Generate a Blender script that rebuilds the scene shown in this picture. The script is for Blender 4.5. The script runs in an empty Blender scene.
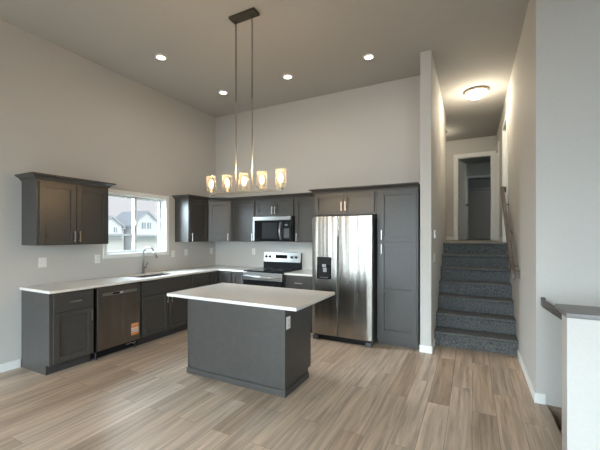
import bpy, bmesh, math, random
from mathutils import Vector, Matrix
random.seed(7)
S = bpy.context.scene
COL = S.collection
PI = math.pi
R = math.radians

# ------------------------------------------------------------------ camera
cam_d = bpy.data.cameras.new('camera')
cam = bpy.data.objects.new('camera', cam_d); COL.objects.link(cam)
cam.location = (0, 0, 1.505)
cam.rotation_euler = (R(90), 0, R(27.33))
cam_d.sensor_width = 36; cam_d.lens = 333.23 / 600 * 36
cam_d.shift_y = 10.35 / 600
cam_d.clip_start = 0.05; cam_d.clip_end = 400
S.camera = cam

# ------------------------------------------------------------------ main levels
XW, YB, ZC = -4.593, 5.183, 3.872
XSL, XSR, YWF, YEND, ZL = -0.464, 0.510, 3.64, 9.15, 1.381
YS, XE = -3.0, 3.6

# ------------------------------------------------------------------ world, daylight, exposure
W = bpy.data.worlds.new('overcast_sky'); S.world = W; W.use_nodes = True
wn = W.node_tree.nodes; wl = W.node_tree.links
bg = wn['Background']
tc = wn.new('ShaderNodeTexCoord'); sx = wn.new('ShaderNodeSeparateXYZ')
cr = wn.new('ShaderNodeValToRGB')
wl.new(tc.outputs['Generated'], sx.inputs[0]); wl.new(sx.outputs['Z'], cr.inputs[0]); wl.new(cr.outputs[0], bg.inputs[0])
cr.color_ramp.elements[0].position = 0.0; cr.color_ramp.elements[0].color = (0.90, 0.89, 0.92, 1)
cr.color_ramp.elements[1].position = 0.5; cr.color_ramp.elements[1].color = (0.74, 0.83, 0.94, 1)
bg.inputs[1].default_value = 0.62

def area(name, loc, rot, sx_, sy_, power, color, spread=180):
    d = bpy.data.lights.new(name, 'AREA'); d.shape = 'RECTANGLE'; d.size = sx_; d.size_y = sy_
    d.energy = power; d.color = color; d.spread = R(spread)
    o = bpy.data.objects.new(name, d); COL.objects.link(o); o.location = loc; o.rotation_euler = rot
    return o
DAY = (0.755, 0.905, 1.0)
# area lamp added as southern sky, reaching the room only through its windows
area('daylight_south_sky', (-0.6, YS - 5.0, 5.24), (R(70), 0, 0), 14.0, 5.4, 6300, DAY)
sd = bpy.data.lights.new('house_fill_sun', 'SUN'); sd.energy = 1.1; sd.angle = R(25); sd.color = (1.0, .97, .93)
so_ = bpy.data.objects.new('house_fill_sun', sd); COL.objects.link(so_)      # added from the east to brighten the houses across the way
so_.rotation_euler = Vector((-1, -.15, -.75)).to_track_quat('-Z', 'Y').to_euler()
area('daylight_kitchen_window', (XW - 1.5, 2.9, 2.75), (R(66), 0, R(-76)), 2.6, 1.9, 620, DAY)
area('low_sky_fill', (-0.6, YS - 5.2, 1.75), (R(90), 0, 0), 14.0, 1.9, 1200, DAY)  # panel added outside to lift the low walls and counters
S.view_settings.view_transform = 'Standard'
S.view_settings.look = 'None'
S.view_settings.gamma = 1
S.view_settings.use_curve_mapping = False
S.view_settings.exposure = 0.62
CAN_W, BULB_W, HALL_W = 8, 4.5, 18

# ------------------------------------------------------------------ materials
MATS = {}
def mat(name, col, rough=0.5, metal=0.0, **k):
    m = bpy.data.materials.new(name); m.use_nodes = True
    b = m.node_tree.nodes['Principled BSDF']
    b.inputs['Base Color'].default_value = (*col, 1)
    b.inputs['Roughness'].default_value = rough
    b.inputs['Metallic'].default_value = metal
    for a, v in k.items(): b.inputs[a.replace('_', ' ')].default_value = v
    MATS[name] = m
    return m
def nodes(m): return m.node_tree.nodes, m.node_tree.links, m.node_tree.nodes['Principled BSDF']
def obj_coord(n, l, scale=(1, 1, 1)):
    g = n.new('ShaderNodeNewGeometry'); mp = n.new('ShaderNodeMapping'); mp.inputs['Scale'].default_value = scale
    l.new(g.outputs['Position'], mp.inputs[0]); return mp.outputs[0]
def noise_mat(name, c1, c2, scale, rough, bump=0.0, detail=3, stretch=(1, 1, 1), metal=0, lo=.35, hi=.65, dist=.002):
    m = mat(name, c1, rough, metal); n, l, b = nodes(m)
    v = obj_coord(n, l, stretch)
    t = n.new('ShaderNodeTexNoise'); t.inputs['Scale'].default_value = scale; t.inputs['Detail'].default_value = detail
    l.new(v, t.inputs['Vector'])
    r = n.new('ShaderNodeValToRGB'); r.color_ramp.elements[0].color = (*c1, 1); r.color_ramp.elements[1].color = (*c2, 1)
    r.color_ramp.elements[0].position = lo; r.color_ramp.elements[1].position = hi
    l.new(t.outputs['Fac'], r.inputs[0]); l.new(r.outputs[0], b.inputs['Base Color'])
    if bump:
        bp = n.new('ShaderNodeBump'); bp.inputs['Strength'].default_value = bump; bp.inputs['Distance'].default_value = dist
        l.new(t.outputs['Fac'], bp.inputs['Height']); l.new(bp.outputs[0], b.inputs['Normal'])
    return m
noise_mat('wall_paint', (0.525, 0.505, 0.475), (0.54, 0.52, 0.49), 60, 0.75, 0.06, dist=.001)
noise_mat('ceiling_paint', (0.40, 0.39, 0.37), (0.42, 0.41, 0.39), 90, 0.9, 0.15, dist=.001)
mat('trim_white', (0.80, 0.80, 0.78), 0.4)
mat('shaded_vinyl', (0.60, 0.64, 0.66), 0.4)  # white vinyl, with its backlit shade put into the colour
mat('plastic_white', (0.80, 0.79, 0.76), 0.35)
noise_mat('cabinet_paint', (0.056, 0.0525, 0.049), (0.063, 0.059, 0.055), 18, 0.36)
mat('toe_dark', (0.045, 0.043, 0.042), 0.6)
noise_mat('quartz', (0.68, 0.645, 0.60), (0.84, 0.82, 0.79), 240, 0.18, detail=2)
mat('nickel', (0.50, 0.48, 0.45), 0.36, 1.0)
mat('chrome', (0.30, 0.29, 0.275), 0.30, 1.0)
mat('black_glass', (0.010, 0.010, 0.011), 0.08, Specular_IOR_Level=0.22)
mat('black_plastic', (0.012, 0.012, 0.013), 0.35, Specular_IOR_Level=0.2)
mat('dark_gray_plastic', (0.07, 0.07, 0.072), 0.4)
noise_mat('bronze', (0.075, 0.066, 0.055), (0.09, 0.08, 0.068), 40, 0.45, metal=0.6)
noise_mat('aged_nickel', (0.40, 0.36, 0.29), (0.46, 0.42, 0.34), 40, 0.38, metal=0.85)
noise_mat('rail_wood', (0.075, 0.06, 0.05), (0.125, 0.10, 0.085), 9, 0.45, 0.1, 5, (1, 1, 6))
noise_mat('stair_wood', (0.26, 0.185, 0.14), (0.34, 0.25, 0.19), 9, 0.45, 0.1, 5, (1, 6, 6))
noise_mat('cap_wood', (0.16, 0.155, 0.15), (0.23, 0.22, 0.215), 9, 0.4, 0.08, 5, (.6, 8, 8))
noise_mat('carpet', (0.035, 0.037, 0.039), (0.195, 0.198, 0.196), 75, 0.95, 1.0, 6, lo=.3, hi=.7, dist=.012)
noise_mat('landing_carpet', (0.20, 0.19, 0.175), (0.32, 0.30, 0.28), 90, 0.95, 0.6, 6, dist=.008)
noise_mat('siding_white', (0.82, 0.83, 0.84), (0.86, 0.87, 0.88), 3, 0.7)
noise_mat('roof_shingle', (0.48, 0.51, 0.55), (0.58, 0.61, 0.65), 6, 0.9)
mat('house_window', (0.34, 0.42, 0.46), 0.2)
noise_mat('lawn', (0.30, 0.38, 0.28), (0.40, 0.46, 0.36), 1.5, 0.95)
noise_mat('bounce_ground', (0.72, 0.73, 0.73), (0.78, 0.79, 0.79), 2, 0.9)
noise_mat('leaf_teal', (0.08, 0.34, 0.28), (0.16, 0.45, 0.36), 8, 0.8)
mat('grey_tray', (0.30, 0.31, 0.32), 0.5)

def streak_metal(name, c, rough, axis_scale, aniso=0.0):
    m = mat(name, c, rough, 1.0); n, l, b = nodes(m)
    v = obj_coord(n, l, axis_scale)
    t = n.new('ShaderNodeTexNoise'); t.inputs['Scale'].default_value = 1.0; t.inputs['Detail'].default_value = 4
    l.new(v, t.inputs['Vector'])
    mr = n.new('ShaderNodeMapRange'); mr.inputs['To Min'].default_value = rough - .05; mr.inputs['To Max'].default_value = rough + .07
    l.new(t.outputs['Fac'], mr.inputs[0]); l.new(mr.outputs[0], b.inputs['Roughness'])
    bp = n.new('ShaderNodeBump'); bp.inputs['Strength'].default_value = 0.5; bp.inputs['Distance'].default_value = 0.02
    t2 = n.new('ShaderNodeTexNoise'); t2.inputs['Scale'].default_value = 1.0; t2.inputs['Detail'].default_value = 1
    mp = obj_coord(n, l, tuple(a * 0.14 if a > 5 else a * .6 for a in axis_scale)); l.new(mp, t2.inputs['Vector'])
    l.new(t2.outputs['Fac'], bp.inputs['Height']); l.new(bp.outputs[0], b.inputs['Normal'])
    return m
streak_metal('stainless', (0.36, 0.335, 0.305), 0.24, (70, 70, 0.6))
streak_metal('stainless_flat', (0.44, 0.44, 0.43), 0.30, (1, 1, 70))
streak_metal('dark_stainless', (0.235, 0.21, 0.19), 0.34, (70, 70, 0.6))

def glass_mat(name, tint, gloss=1.0):
    m = bpy.data.materials.new(name); m.use_nodes = True
    n, l = m.node_tree.nodes, m.node_tree.links
    n.remove(n['Principled BSDF']); out = n['Material Output']
    tr = n.new('ShaderNodeBsdfTransparent'); tr.inputs[0].default_value = (*tint, 1)
    gl = n.new('ShaderNodeBsdfGlossy'); gl.inputs['Roughness'].default_value = 0.03
    fr = n.new('ShaderNodeLayerWeight'); fr.inputs[0].default_value = 0.5
    pw = n.new('ShaderNodeMath'); pw.operation = 'POWER'; pw.inputs[1].default_value = 4
    mu = n.new('ShaderNodeMath'); mu.operation = 'MULTIPLY_ADD'; mu.inputs[1].default_value = gloss; mu.inputs[2].default_value = 0.02
    mx = n.new('ShaderNodeMixShader')
    l.new(fr.outputs['Facing'], pw.inputs[0]); l.new(pw.outputs[0], mu.inputs[0]); l.new(mu.outputs[0], mx.inputs[0]); l.new(tr.outputs[0], mx.inputs[1]); l.new(gl.outputs[0], mx.inputs[2])
    l.new(mx.outputs[0], out.inputs[0]); MATS[name] = m
glass_mat('pane_glass', (0.98, 0.99, 0.99), 0.6)
glass_mat('shade_glass', (0.985, 0.98, 0.96), 0.25)

n_, l_ = MATS['shade_glass'].node_tree.nodes, MATS['shade_glass'].node_tree.links
tl = n_.new('ShaderNodeBsdfTranslucent'); tl.inputs[0].default_value = (.95, .92, .85, 1)
m2 = n_.new('ShaderNodeMixShader'); m2.inputs[0].default_value = 0.015
src = n_['Material Output'].inputs[0].links[0].from_socket
l_.new(src, m2.inputs[1]); l_.new(tl.outputs[0], m2.inputs[2]); l_.new(m2.outputs[0], n_['Material Output'].inputs[0])
def emit(name, col, strength):
    m = mat(name, col, 0.5); b = m.node_tree.nodes['Principled BSDF']
    b.inputs['Emission Color'].default_value = (*col, 1); b.inputs['Emission Strength'].default_value = strength
emit('lamp_lens', (1.0, 0.90, 0.76), 9)
emit('bulb_glow', (1.0, 0.70, 0.38), 18)
emit('dome_glow', (1.0, 0.90, 0.70), 5.0)
emit('display_glow', (0.15, 0.2, 0.2), 0.05)

# wood plank floor, boards running along Y
m = mat('plank_floor', (0.4, 0.33, 0.26), 0.4); n, l, b = nodes(m)
g = n.new('ShaderNodeNewGeometry'); sp = n.new('ShaderNodeSeparateXYZ'); cb = n.new('ShaderNodeCombineXYZ')
l.new(g.outputs['Position'], sp.inputs[0]); l.new(sp.outputs['Y'], cb.inputs['X']); l.new(sp.outputs['X'], cb.inputs['Y'])
br = n.new('ShaderNodeTexBrick'); br.offset = 0.37; br.offset_frequency = 2; br.squash = 1.0
br.inputs['Color1'].default_value = (0, 0, 0, 1); br.inputs['Color2'].default_value = (1, 1, 1, 1); br.inputs['Mortar'].default_value = (.5, .5, .5, 1)
br.inputs['Scale'].default_value = 1.0; br.inputs['Mortar Size'].default_value = 0.0012; br.inputs['Mortar Smooth'].default_value = 0.1
br.inputs['Brick Width'].default_value = 1.22; br.inputs['Row Height'].default_value = 0.18; br.inputs['Bias'].default_value = 0
l.new(cb.outputs[0], br.inputs['Vector'])
rp = n.new('ShaderNodeValToRGB'); e = rp.color_ramp.elements
e[0].position = 0.0; e[0].color = (0.375, 0.270, 0.193, 1); e[1].position = 1.0; e[1].color = (0.575, 0.447, 0.343, 1)
x = e.new(0.3); x.color = (0.525, 0.392, 0.287, 1); x = e.new(0.6); x.color = (0.45, 0.345, 0.262, 1)
l.new(br.outputs['Color'], rp.inputs[0])
ofs = n.new('ShaderNodeVectorMath'); ofs.operation = 'MULTIPLY_ADD'
ofs.inputs[1].default_value = (0.9, 16, 1)
l.new(cb.outputs[0], ofs.inputs[0])
sc = n.new('ShaderNodeVectorMath'); sc.operation = 'SCALE'; sc.inputs['Scale'].default_value = 37.0
l.new(br.outputs['Color'], sc.inputs[0]); l.new(sc.outputs[0], ofs.inputs[2])
gt = n.new('ShaderNodeTexNoise'); gt.inputs['Scale'].default_value = 1.4; gt.inputs['Detail'].default_value = 6; gt.inputs['Roughness'].default_value = 0.62
gt.inputs['Distortion'].default_value = 0.6
l.new(ofs.outputs[0], gt.inputs['Vector'])
gr = n.new('ShaderNodeMapRange'); gr.inputs['From Min'].default_value = .3; gr.inputs['From Max'].default_value = .7
gr.inputs['To Min'].default_value = .60; gr.inputs['To Max'].default_value = 1.28
l.new(gt.outputs['Fac'], gr.inputs[0])
ml = n.new('ShaderNodeVectorMath'); ml.operation = 'SCALE'
l.new(rp.outputs[0], ml.inputs[0]); l.new(gr.outputs[0], ml.inputs['Scale'])
mo = n.new('ShaderNodeMix'); mo.data_type = 'RGBA'; mo.inputs['B'].default_value = (0.12, 0.09, 0.07, 1)
l.new(br.outputs['Fac'], mo.inputs['Factor']); l.new(ml.outputs[0], mo.inputs['A']); l.new(mo.outputs['Result'], b.inputs['Base Color'])
bp = n.new('ShaderNodeBump'); bp.inputs['Strength'].default_value = 0.12; bp.inputs['Distance'].default_value = 0.002
l.new(gt.outputs['Fac'], bp.inputs['Height']); l.new(bp.outputs[0], b.inputs['Normal'])
rr = n.new('ShaderNodeMapRange'); rr.inputs['To Min'].default_value = .30; rr.inputs['To Max'].default_value = .48
l.new(gt.outputs['Fac'], rr.inputs[0]); l.new(rr.outputs[0], b.inputs['Roughness'])

# energy-guide sticker: orange with pale bands
m = mat('orange_label', (0.80, 0.26, 0.07), 0.5); n, l, b = nodes(m)
g = n.new('ShaderNodeNewGeometry'); sp = n.new('ShaderNodeSeparateXYZ'); l.new(g.outputs['Position'], sp.inputs[0])
rp = n.new('ShaderNodeValToRGB'); rp.color_ramp.interpolation = 'CONSTANT'
mr = n.new('ShaderNodeMapRange'); mr.inputs['From Min'].default_value = .19; mr.inputs['From Max'].default_value = .345
l.new(sp.outputs['Z'], mr.inputs[0]); l.new(mr.outputs[0], rp.inputs[0])
e = rp.color_ramp.elements; O = (0.78, 0.27, 0.07, 1); Wh = (0.72, 0.62, 0.56, 1)
e[0].position = 0; e[0].color = O; e[1].position = .22; e[1].color = Wh
for p_, c_ in ((.30, (0.35, .22, .18, 1)), (.36, Wh), (.46, O), (.52, Wh), (.62, O), (.86, Wh), (.90, O)):
    q = e.new(p_); q.color = c_
l.new(rp.outputs[0], b.inputs['Base Color'])

# ------------------------------------------------------------------ geometry helpers
class MB:
    def __init__(s): s.bm = bmesh.new()
    def box(s, x0, x1, y0, y1, z0, z1):
        x0, x1 = sorted((x0, x1)); y0, y1 = sorted((y0, y1)); z0, z1 = sorted((z0, z1))
        v = [s.bm.verts.new(p) for p in ((x0,y0,z0),(x1,y0,z0),(x1,y1,z0),(x0,y1,z0),(x0,y0,z1),(x1,y0,z1),(x1,y1,z1),(x0,y1,z1))]
        for f in ((3,2,1,0),(4,5,6,7),(0,1,5,4),(1,2,6,5),(2,3,7,6),(3,0,4,7)): s.bm.faces.new([v[i] for i in f])
        return s
    def prism(s, poly, z0, z1):                     # plan polygon (counter-clockwise)
        a = [s.bm.verts.new((x, y, z0)) for x, y in poly]; c = [s.bm.verts.new((x, y, z1)) for x, y in poly]
        k = len(poly); s.bm.faces.new(a[::-1]); s.bm.faces.new(c)
        for i in range(k): s.bm.faces.new((a[i], a[(i+1) % k], c[(i+1) % k], c[i]))
        return s
    def prism_x(s, poly, x0, x1):                   # (y,z) polygon extruded along X
        a = [s.bm.verts.new((x0, y, z)) for y, z in poly]; c = [s.bm.verts.new((x1, y, z)) for y, z in poly]
        k = len(poly); s.bm.faces.new(a[::-1]); s.bm.faces.new(c)
        for i in range(k): s.bm.faces.new((a[i], a[(i+1) % k], c[(i+1) % k], c[i]))
        bmesh.ops.recalc_face_normals(s.bm, faces=s.bm.faces[:]); return s
    def prism_y(s, poly, y0, y1):                   # (x,z) polygon extruded along Y
        a = [s.bm.verts.new((x, y0, z)) for x, z in poly]; c = [s.bm.verts.new((x, y1, z)) for x, z in poly]
        k = len(poly); s.bm.faces.new(a[::-1]); s.bm.faces.new(c)
        for i in range(k): s.bm.faces.new((a[i], a[(i+1) % k], c[(i+1) % k], c[i]))
        bmesh.ops.recalc_face_normals(s.bm, faces=s.bm.faces[:]); return s
    def lathe(s, prof, c=(0,0,0), seg=24, axis='z'):
        rings = []
        def P(r, h, a):
            u, w = r*math.cos(a), r*math.sin(a)
            p = {'z': (u, w, h), 'y': (u, h, w), 'x': (h, u, w)}[axis]
            return (c[0]+p[0], c[1]+p[1], c[2]+p[2])
        for r, h in prof:
            if r < 1e-6: rings.append([s.bm.verts.new(P(0, h, 0))])
            else: rings.append([s.bm.verts.new(P(r, h, 2*PI*i/seg)) for i in range(seg)])
        for A, B in zip(rings, rings[1:]):
            for i in range(seg):
                j = (i+1) % seg
                q = [A[i] if len(A) > 1 else A[0], A[j] if len(A) > 1 else A[0], B[j] if len(B) > 1 else B[0], B[i] if len(B) > 1 else B[0]]
                u = []
                for t in q:
                    if t not in u: u.append(t)
                if len(u) > 2: s.bm.faces.new(u)
        bmesh.ops.recalc_face_normals(s.bm, faces=s.bm.faces[:]); return s
    def tube(s, pts, r, seg=10, cap=True):
        pts = [Vector(p) for p in pts]; rings = []
        rs = r if isinstance(r, (list, tuple)) else [r]*len(pts)
        up = None
        for i, p in enumerate(pts):
            t = (pts[min(i+1, len(pts)-1)] - pts[max(i-1, 0)]).normalized()
            if up is None: up = Vector((0,0,1)) if abs(t.z) < .9 else Vector((1,0,0))
            a = t.cross(up).normalized(); b_ = a.cross(t).normalized(); up = b_
            rings.append([s.bm.verts.new(p + (a*math.cos(2*PI*k/seg) + b_*math.sin(2*PI*k/seg))*rs[i]) for k in range(seg)])
        for A, B in zip(rings, rings[1:]):
            for k in range(seg): s.bm.faces.new((A[k], A[(k+1) % seg], B[(k+1) % seg], B[k]))
        if cap: s.bm.faces.new(rings[0][::-1]); s.bm.faces.new(rings[-1])
        bmesh.ops.recalc_face_normals(s.bm, faces=s.bm.faces[:]); return s
    def quadstrip(s, rows):
        V = [[s.bm.verts.new(p) for p in row] for row in rows]
        for A, B in zip(V, V[1:]):
            for i in range(len(A)-1): s.bm.faces.new((A[i], A[i+1], B[i+1], B[i]))
        return V
    def build(s, name, m, parent=None, bevel=0, smooth=False):
        me = bpy.data.meshes.new(name); s.bm.to_mesh(me); s.bm.free()
        me.materials.append(MATS[m]); o = bpy.data.objects.new(name, me); COL.objects.link(o)
        if parent: o.parent = parent
        if bevel:
            bv = o.modifiers.new('bevel', 'BEVEL'); bv.width = bevel; bv.segments = 2; bv.limit_method = 'ANGLE'; bv.angle_limit = R(40)
        if smooth:
            for f in me.polygons: f.use_smooth = True
        return o
def box(*a): return MB().box(*a)
def tag(o, label, cat, group=None):
    o['label'] = label; o['category'] = cat
    if group: o['group'] = group
    return o
def struct(o): o['kind'] = 'structure'; return o
def thing(name, label, cat, loc=(0,0,0), rz=0, group=None):
    o = bpy.data.objects.new(name, None); COL.objects.link(o); o.empty_display_size = .1
    o.location = loc; o.rotation_euler = (0, 0, rz); return tag(o, label, cat, group)
def copy_tree(o, parent=None):
    c = o.copy(); COL.objects.link(c)
    if parent: c.parent = parent
    for ch in list(o.children): copy_tree(ch, c)
    return c

# ------------------------------------------------------------------ room shell
f = MB()
f.box(XW-.16, 0.59, YS-.12, YB+.12, -.12, 0)
f.box(0.59, XE+.1, YS-.12, 2.42, -.12, 0)
struct(f.build('floor', 'plank_floor'))
f = MB(); f.box(0.59, XE+.1, 2.42, 3.78, -1.52, -1.40)
struct(f.build('floor_lower', 'plank_floor'))
f = MB(); f.box(-2.3, XSR+.12, 6.53, 9.21, ZL-.14, ZL)
struct(f.build('floor_landing', 'landing_carpet'))
f = MB(); f.box(-1.6, 1.0, 9.21, 13.1, ZL-.14, ZL-.002)
struct(f.build('floor_bedroom', 'landing_carpet'))
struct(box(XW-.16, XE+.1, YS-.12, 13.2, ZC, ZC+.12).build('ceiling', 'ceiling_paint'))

WY0, WY1, WZ0, WZ1 = 2.925, 3.962, 1.228, 2.118       # kitchen window opening
w = MB()
w.box(XW-.16, XW, YS-.12, WY0, 0, ZC); w.box(XW-.16, XW, WY1, YB+.12, 0, ZC)
w.box(XW-.16, XW, WY0, WY1, 0, WZ0); w.box(XW-.16, XW, WY0, WY1, WZ1, ZC)
struct(w.build('wall_left', 'wall_paint'))
struct(box(XW, -.616, YB, YB+.12, 0, ZC).build('wall_back', 'wall_paint'))
struct(box(-.598, XSL, 4.54, 7.22, 0, ZC).build('wall_stairs_left', 'wall_paint', None, .003))
# stair right wall with two door openings, front face turned toward the room
D2 = (6.36, 7.10, ZL+2.04); D3 = (8.25, 8.97, ZL+2.04)
w = MB(); T = .12
w.box(XSR, XSR+T, YWF+T, D2[0], 0, ZC); w.box(XSR, XSR+T, D2[0], D2[1], D2[2], ZC); w.box(XSR, XSR+T, D2[0], D2[1], 0, ZL)
w.box(XSR, XSR+T, D2[1], D3[0], 0, ZC); w.box(XSR, XSR+T, D3[0], D3[1], D3[2], ZC); w.box(XSR, XSR+T, D3[0], D3[1], 0, ZL)
w.box(XSR, XSR+T, D3[1], YEND+.12, 0, ZC)
w.box(XSR, XE+.1, YWF, YWF+T, -1.40, ZC)
struct(w.build('wall_stairs_right', 'wall_paint'))
# landing end wall with the doorway
EX0, EX1, EZ = -.325, .408, ZL+2.045
w = MB(); w.box(-2.3, EX0, YEND, YEND+.12, ZL-.14, ZC); w.box(EX1, XSR, YEND, YEND+.12, ZL-.14, ZC); w.box(EX0, EX1, YEND, YEND+.12, EZ, ZC)
struct(w.build('wall_landing', 'wall_paint'))
w = MB(); w.box(-2.42, -2.3, 7.1, YEND+.12, ZL-.14, ZC); w.box(-2.3, -.616, 7.1, 7.22, ZL-.14, ZC)
struct(w.build('wall_landing_left', 'wall_paint'))
# bedroom beyond the doorway, with a closet opening
w = MB()
bw = (10.2, 11.6, ZL+.7, ZL+2.0)
w.box(-1.72, -1.6, YEND+.12, bw[0], ZL-.14, ZC); w.box(-1.72, -1.6, bw[1], 13.1, ZL-.14, ZC)
w.box(-1.72, -1.6, bw[0], bw[1], ZL-.14, bw[2]); w.box(-1.72, -1.6, bw[0], bw[1], bw[3], ZC); w.box(1.0, 1.12, YEND+.12, 13.1, ZL-.14, ZC)
w.box(-1.6, -.124, 12.4, 12.5, ZL, ZC); w.box(.95, 1.0, 12.4, 12.5, ZL, ZC); w.box(-.124, .95, 12.4, 12.5, ZL+2.03, ZC)
w.box(-1.6, 1.0, 13.1, 13.2, ZL-.14, ZC)
struct(w.build('wall_bedroom', 'wall_paint'))
# south wall behind the viewer: patio door and two windows
w = MB()
SO = [(-4.3, -1.95, 0, 2.06), (-1.3, 0.5, .70, 2.5), (1.7, 3.2, .75, 2.5)]
xs = XW
for a, b_, z0, z1 in SO:
    w.box(xs, a, YS-.12, YS, 0, ZC); w.box(a, b_, YS-.12, YS, z1, ZC)
    if z0: w.box(a, b_, YS-.12, YS, 0, z0)
    xs = b_
w.box(xs, XE+.1, YS-.12, YS, 0, ZC)
struct(w.build('wall_south', 'wall_paint'))
struct(box(XE, XE+.1, YS, YWF, -1.52, ZC).build('wall_east', 'wall_paint'))

# half wall beside the stairs going down
struct(box(.487, XE, 2.42, 2.55, -1.40, 1.04).build('wall_half', 'wall_paint', None, .003))
c = box(.468, XE, 2.347, 2.64, 1.042, 1.07).build('trim_1', 'cap_wood', None, .004); struct(c)
struct(box(.592, XE, YWF-.016, YWF, -1.4, -.001).build('trim_7', 'stair_wood'))
# baseboards
def bb(name, parts):
    w = MB()
    for p in parts: w.box(*p)
    return struct(w.build(name, 'trim_white', None, .004))
bb('baseboard_left', [(XW, XW+.014, YS, 1.918, 0, .092)])
bb('baseboard_stairs_left', [(-.606, XSL+.014, 4.526, 4.54, 0, .092), (XSL, XSL+.014, 4.54, 4.90, 0, .092)])
bb('baseboard_stairs_right', [(XSR-.014, XSR, YWF-.014, 4.90, 0, .092), (XSR, .583, YWF-.014, YWF, 0, .092)])
bb('baseboard_landing', [(-2.3, EX0-.09, YEND-.014, YEND, ZL, ZL+.09), (-.49, XSL, 7.22, 7.234, ZL, ZL+.09),
    (XSR-.012, XSR, 7.2, 8.15, ZL, ZL+.09), (EX1+.085, XSR, YEND-.014, YEND, ZL, ZL+.09)])
bb('baseboard_south', [(-1.95, XE, YS, YS+.014, 0, .092)])

# door casings
def casing_y(name, x0, x1, y, z0, z1, wd=.088, t=.018, jam=.12):     # on a wall facing -Y
    w = MB(); w.box(x0-wd, x0, y-t, y, z0, z1+wd); w.box(x1, x1+wd, y-t, y, z0, z1+wd); w.box(x0, x1, y-t, y, z1, z1+wd)
    w.box(x0, x0+.015, y, y+jam, z0, z1); w.box(x1-.015, x1, y, y+jam, z0, z1); w.box(x0, x1, y, y+jam, z1-.015, z1)
    return struct(w.build(name, 'trim_white', None, .003))
def casing_x(name, y0, y1, x, z0, z1, wd=.088, t=.018):              # on a wall facing -X
    w = MB(); w.box(x-t, x, y0-wd, y0, z0, z1+wd); w.box(x-t, x, y1, y1+wd, z0, z1+wd); w.box(x-t, x, y0, y1, z1, z1+wd)
    w.box(x, x+.12, y0, y0+.015, z0, z1); w.box(x, x+.12, y1-.015, y1, z0, z1); w.box(x, x+.12, y0, y1, z1-.015, z1)
    return struct(w.build(name, 'trim_white', None, .003))
casing_y('trim_2', EX0, EX1, YEND, ZL, EZ)
casing_x('trim_3', D2[0], D2[1], XSR, ZL, D2[2])
casing_x('trim_4', D3[0], D3[1], XSR, ZL, D3[2], .075)
casing_y('trim_5', -.124, .95, 12.4, ZL, ZL+2.03, .06, .018, .1)

def panel_door(w_, h_, t=.035):                  # hinge at x=0, slab along +x, front at y=0
    mb = MB(); s_ = .11
    mb.box(0, w_, .008, t-.008, 0, h_)
    for (a, b_, c_, d_) in ((0, s_, 0, h_), (w_-s_, w_, 0, h_), (s_, w_-s_, 0, .22), (s_, w_-s_, h_-.12, h_), (s_, w_-s_, .95, 1.07)):
        mb.box(a, b_, 0, t, c_, d_)
    return mb
def knob(parent, x, z, t=.035):
    k = MB(); k.lathe([(.0, -.062), (.02, -.06), (.028, -.045), (.022, -.03), (.01, -.024), (.01, -.006), (.028, -.004), (.028, 0)], (x, 0, z), 16, 'y')
    k.lathe([(.0, t+.062), (.02, t+.06), (.028, t+.045), (.022, t+.03), (.01, t+.024), (.01, t+.006), (.028, t+.004), (.028, t)], (x, 0, z), 16, 'y')
    k.build('door_knob', 'bronze', parent, 0, True)
d1 = panel_door(.70, 2.02).build('door_1', 'trim_white', None, .002)
d1.location = (EX0+.02, YEND+.125, ZL+.01); d1.rotation_euler = (0, 0, R(76)); struct(d1)
knob(d1, .64, .92)
hg = MB()
for z in (.25, 1.05, 1.80): hg.lathe([(0, z), (.009, z), (.009, z+.09), (0, z+.09)], (-.006, -.006, 0), 10)
hg.build('hinge', 'nickel', d1)
d2 = panel_door(D2[1]-D2[0]-.034, 2.02).build('door_2', 'trim_white', None, .002)
d2.location = (XSR+.045, D2[1]-.017, ZL+.01); d2.rotation_euler = (0, 0, R(-90)); struct(d2); knob(d2, .63, .92)
d3 = panel_door(D3[1]-D3[0]-.034, 2.02).build('door_3', 'trim_white', None, .002)
d3.location = (XSR+.045, D3[1]-.017, ZL+.01); d3.rotation_euler = (0, 0, R(-90)); struct(d3); knob(d3, .62, .92)
sh = box(-.14, 1.0, 12.75, 13.1, ZL+1.70, ZL+1.72).build('trim_6', 'trim_white'); struct(sh)     # closet shelf

# kitchen window: casing, vinyl frame, mullion, panes, sill
win = MB(); cw = .05
win.box(XW, XW+.014, WY0-cw, WY1+cw, WZ1, WZ1+cw); win.box(XW, XW+.014, WY0-cw, WY1+cw, WZ0-cw, WZ0)
win.box(XW, XW+.014, WY0-cw, WY0, WZ0, WZ1); win.box(XW, XW+.014, WY1, WY1+cw, WZ0, WZ1)
win.box(XW-.15, XW, WY0, WY0+.012, WZ0, WZ1); win.box(XW-.15, XW, WY1-.012, WY1, WZ0, WZ1)
win.box(XW-.15, XW, WY0, WY1, WZ0, WZ0+.012); win.box(XW-.15, XW, WY0, WY1, WZ1-.012, WZ1)
window1 = struct(win.build('window_1', 'trim_white', None, .002))
ymid = 3.44
def sash(x0, x1, ya, yb, name):
    s_ = MB(); fw = .034; za, zb = WZ0+.012, WZ1-.012
    s_.box(x0, x1, ya, ya+fw, za, zb); s_.box(x0, x1, yb-fw, yb, za, zb); s_.box(x0, x1, ya+fw, yb-fw, za, za+fw); s_.box(x0, x1, ya+fw, yb-fw, zb-fw, zb)
    o = s_.build(name, 'shaded_vinyl', window1, .003)
    box((x0+x1)/2-.003, (x0+x1)/2+.003, ya+fw, yb-fw, za+fw, zb-fw).build('pane', 'pane_glass', o)
    return o
sash(XW-.105, XW-.075, WY0+.012, ymid+.022, 'window_sash')
s2 = sash(XW-.142, XW-.112, ymid-.012, WY1-.012, 'window_sash')
MB().box(XW-.073, XW-.058, ymid-.004, ymid+.026, 1.66, 1.74).build('sash_latch', 'plastic_white', window1)

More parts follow.
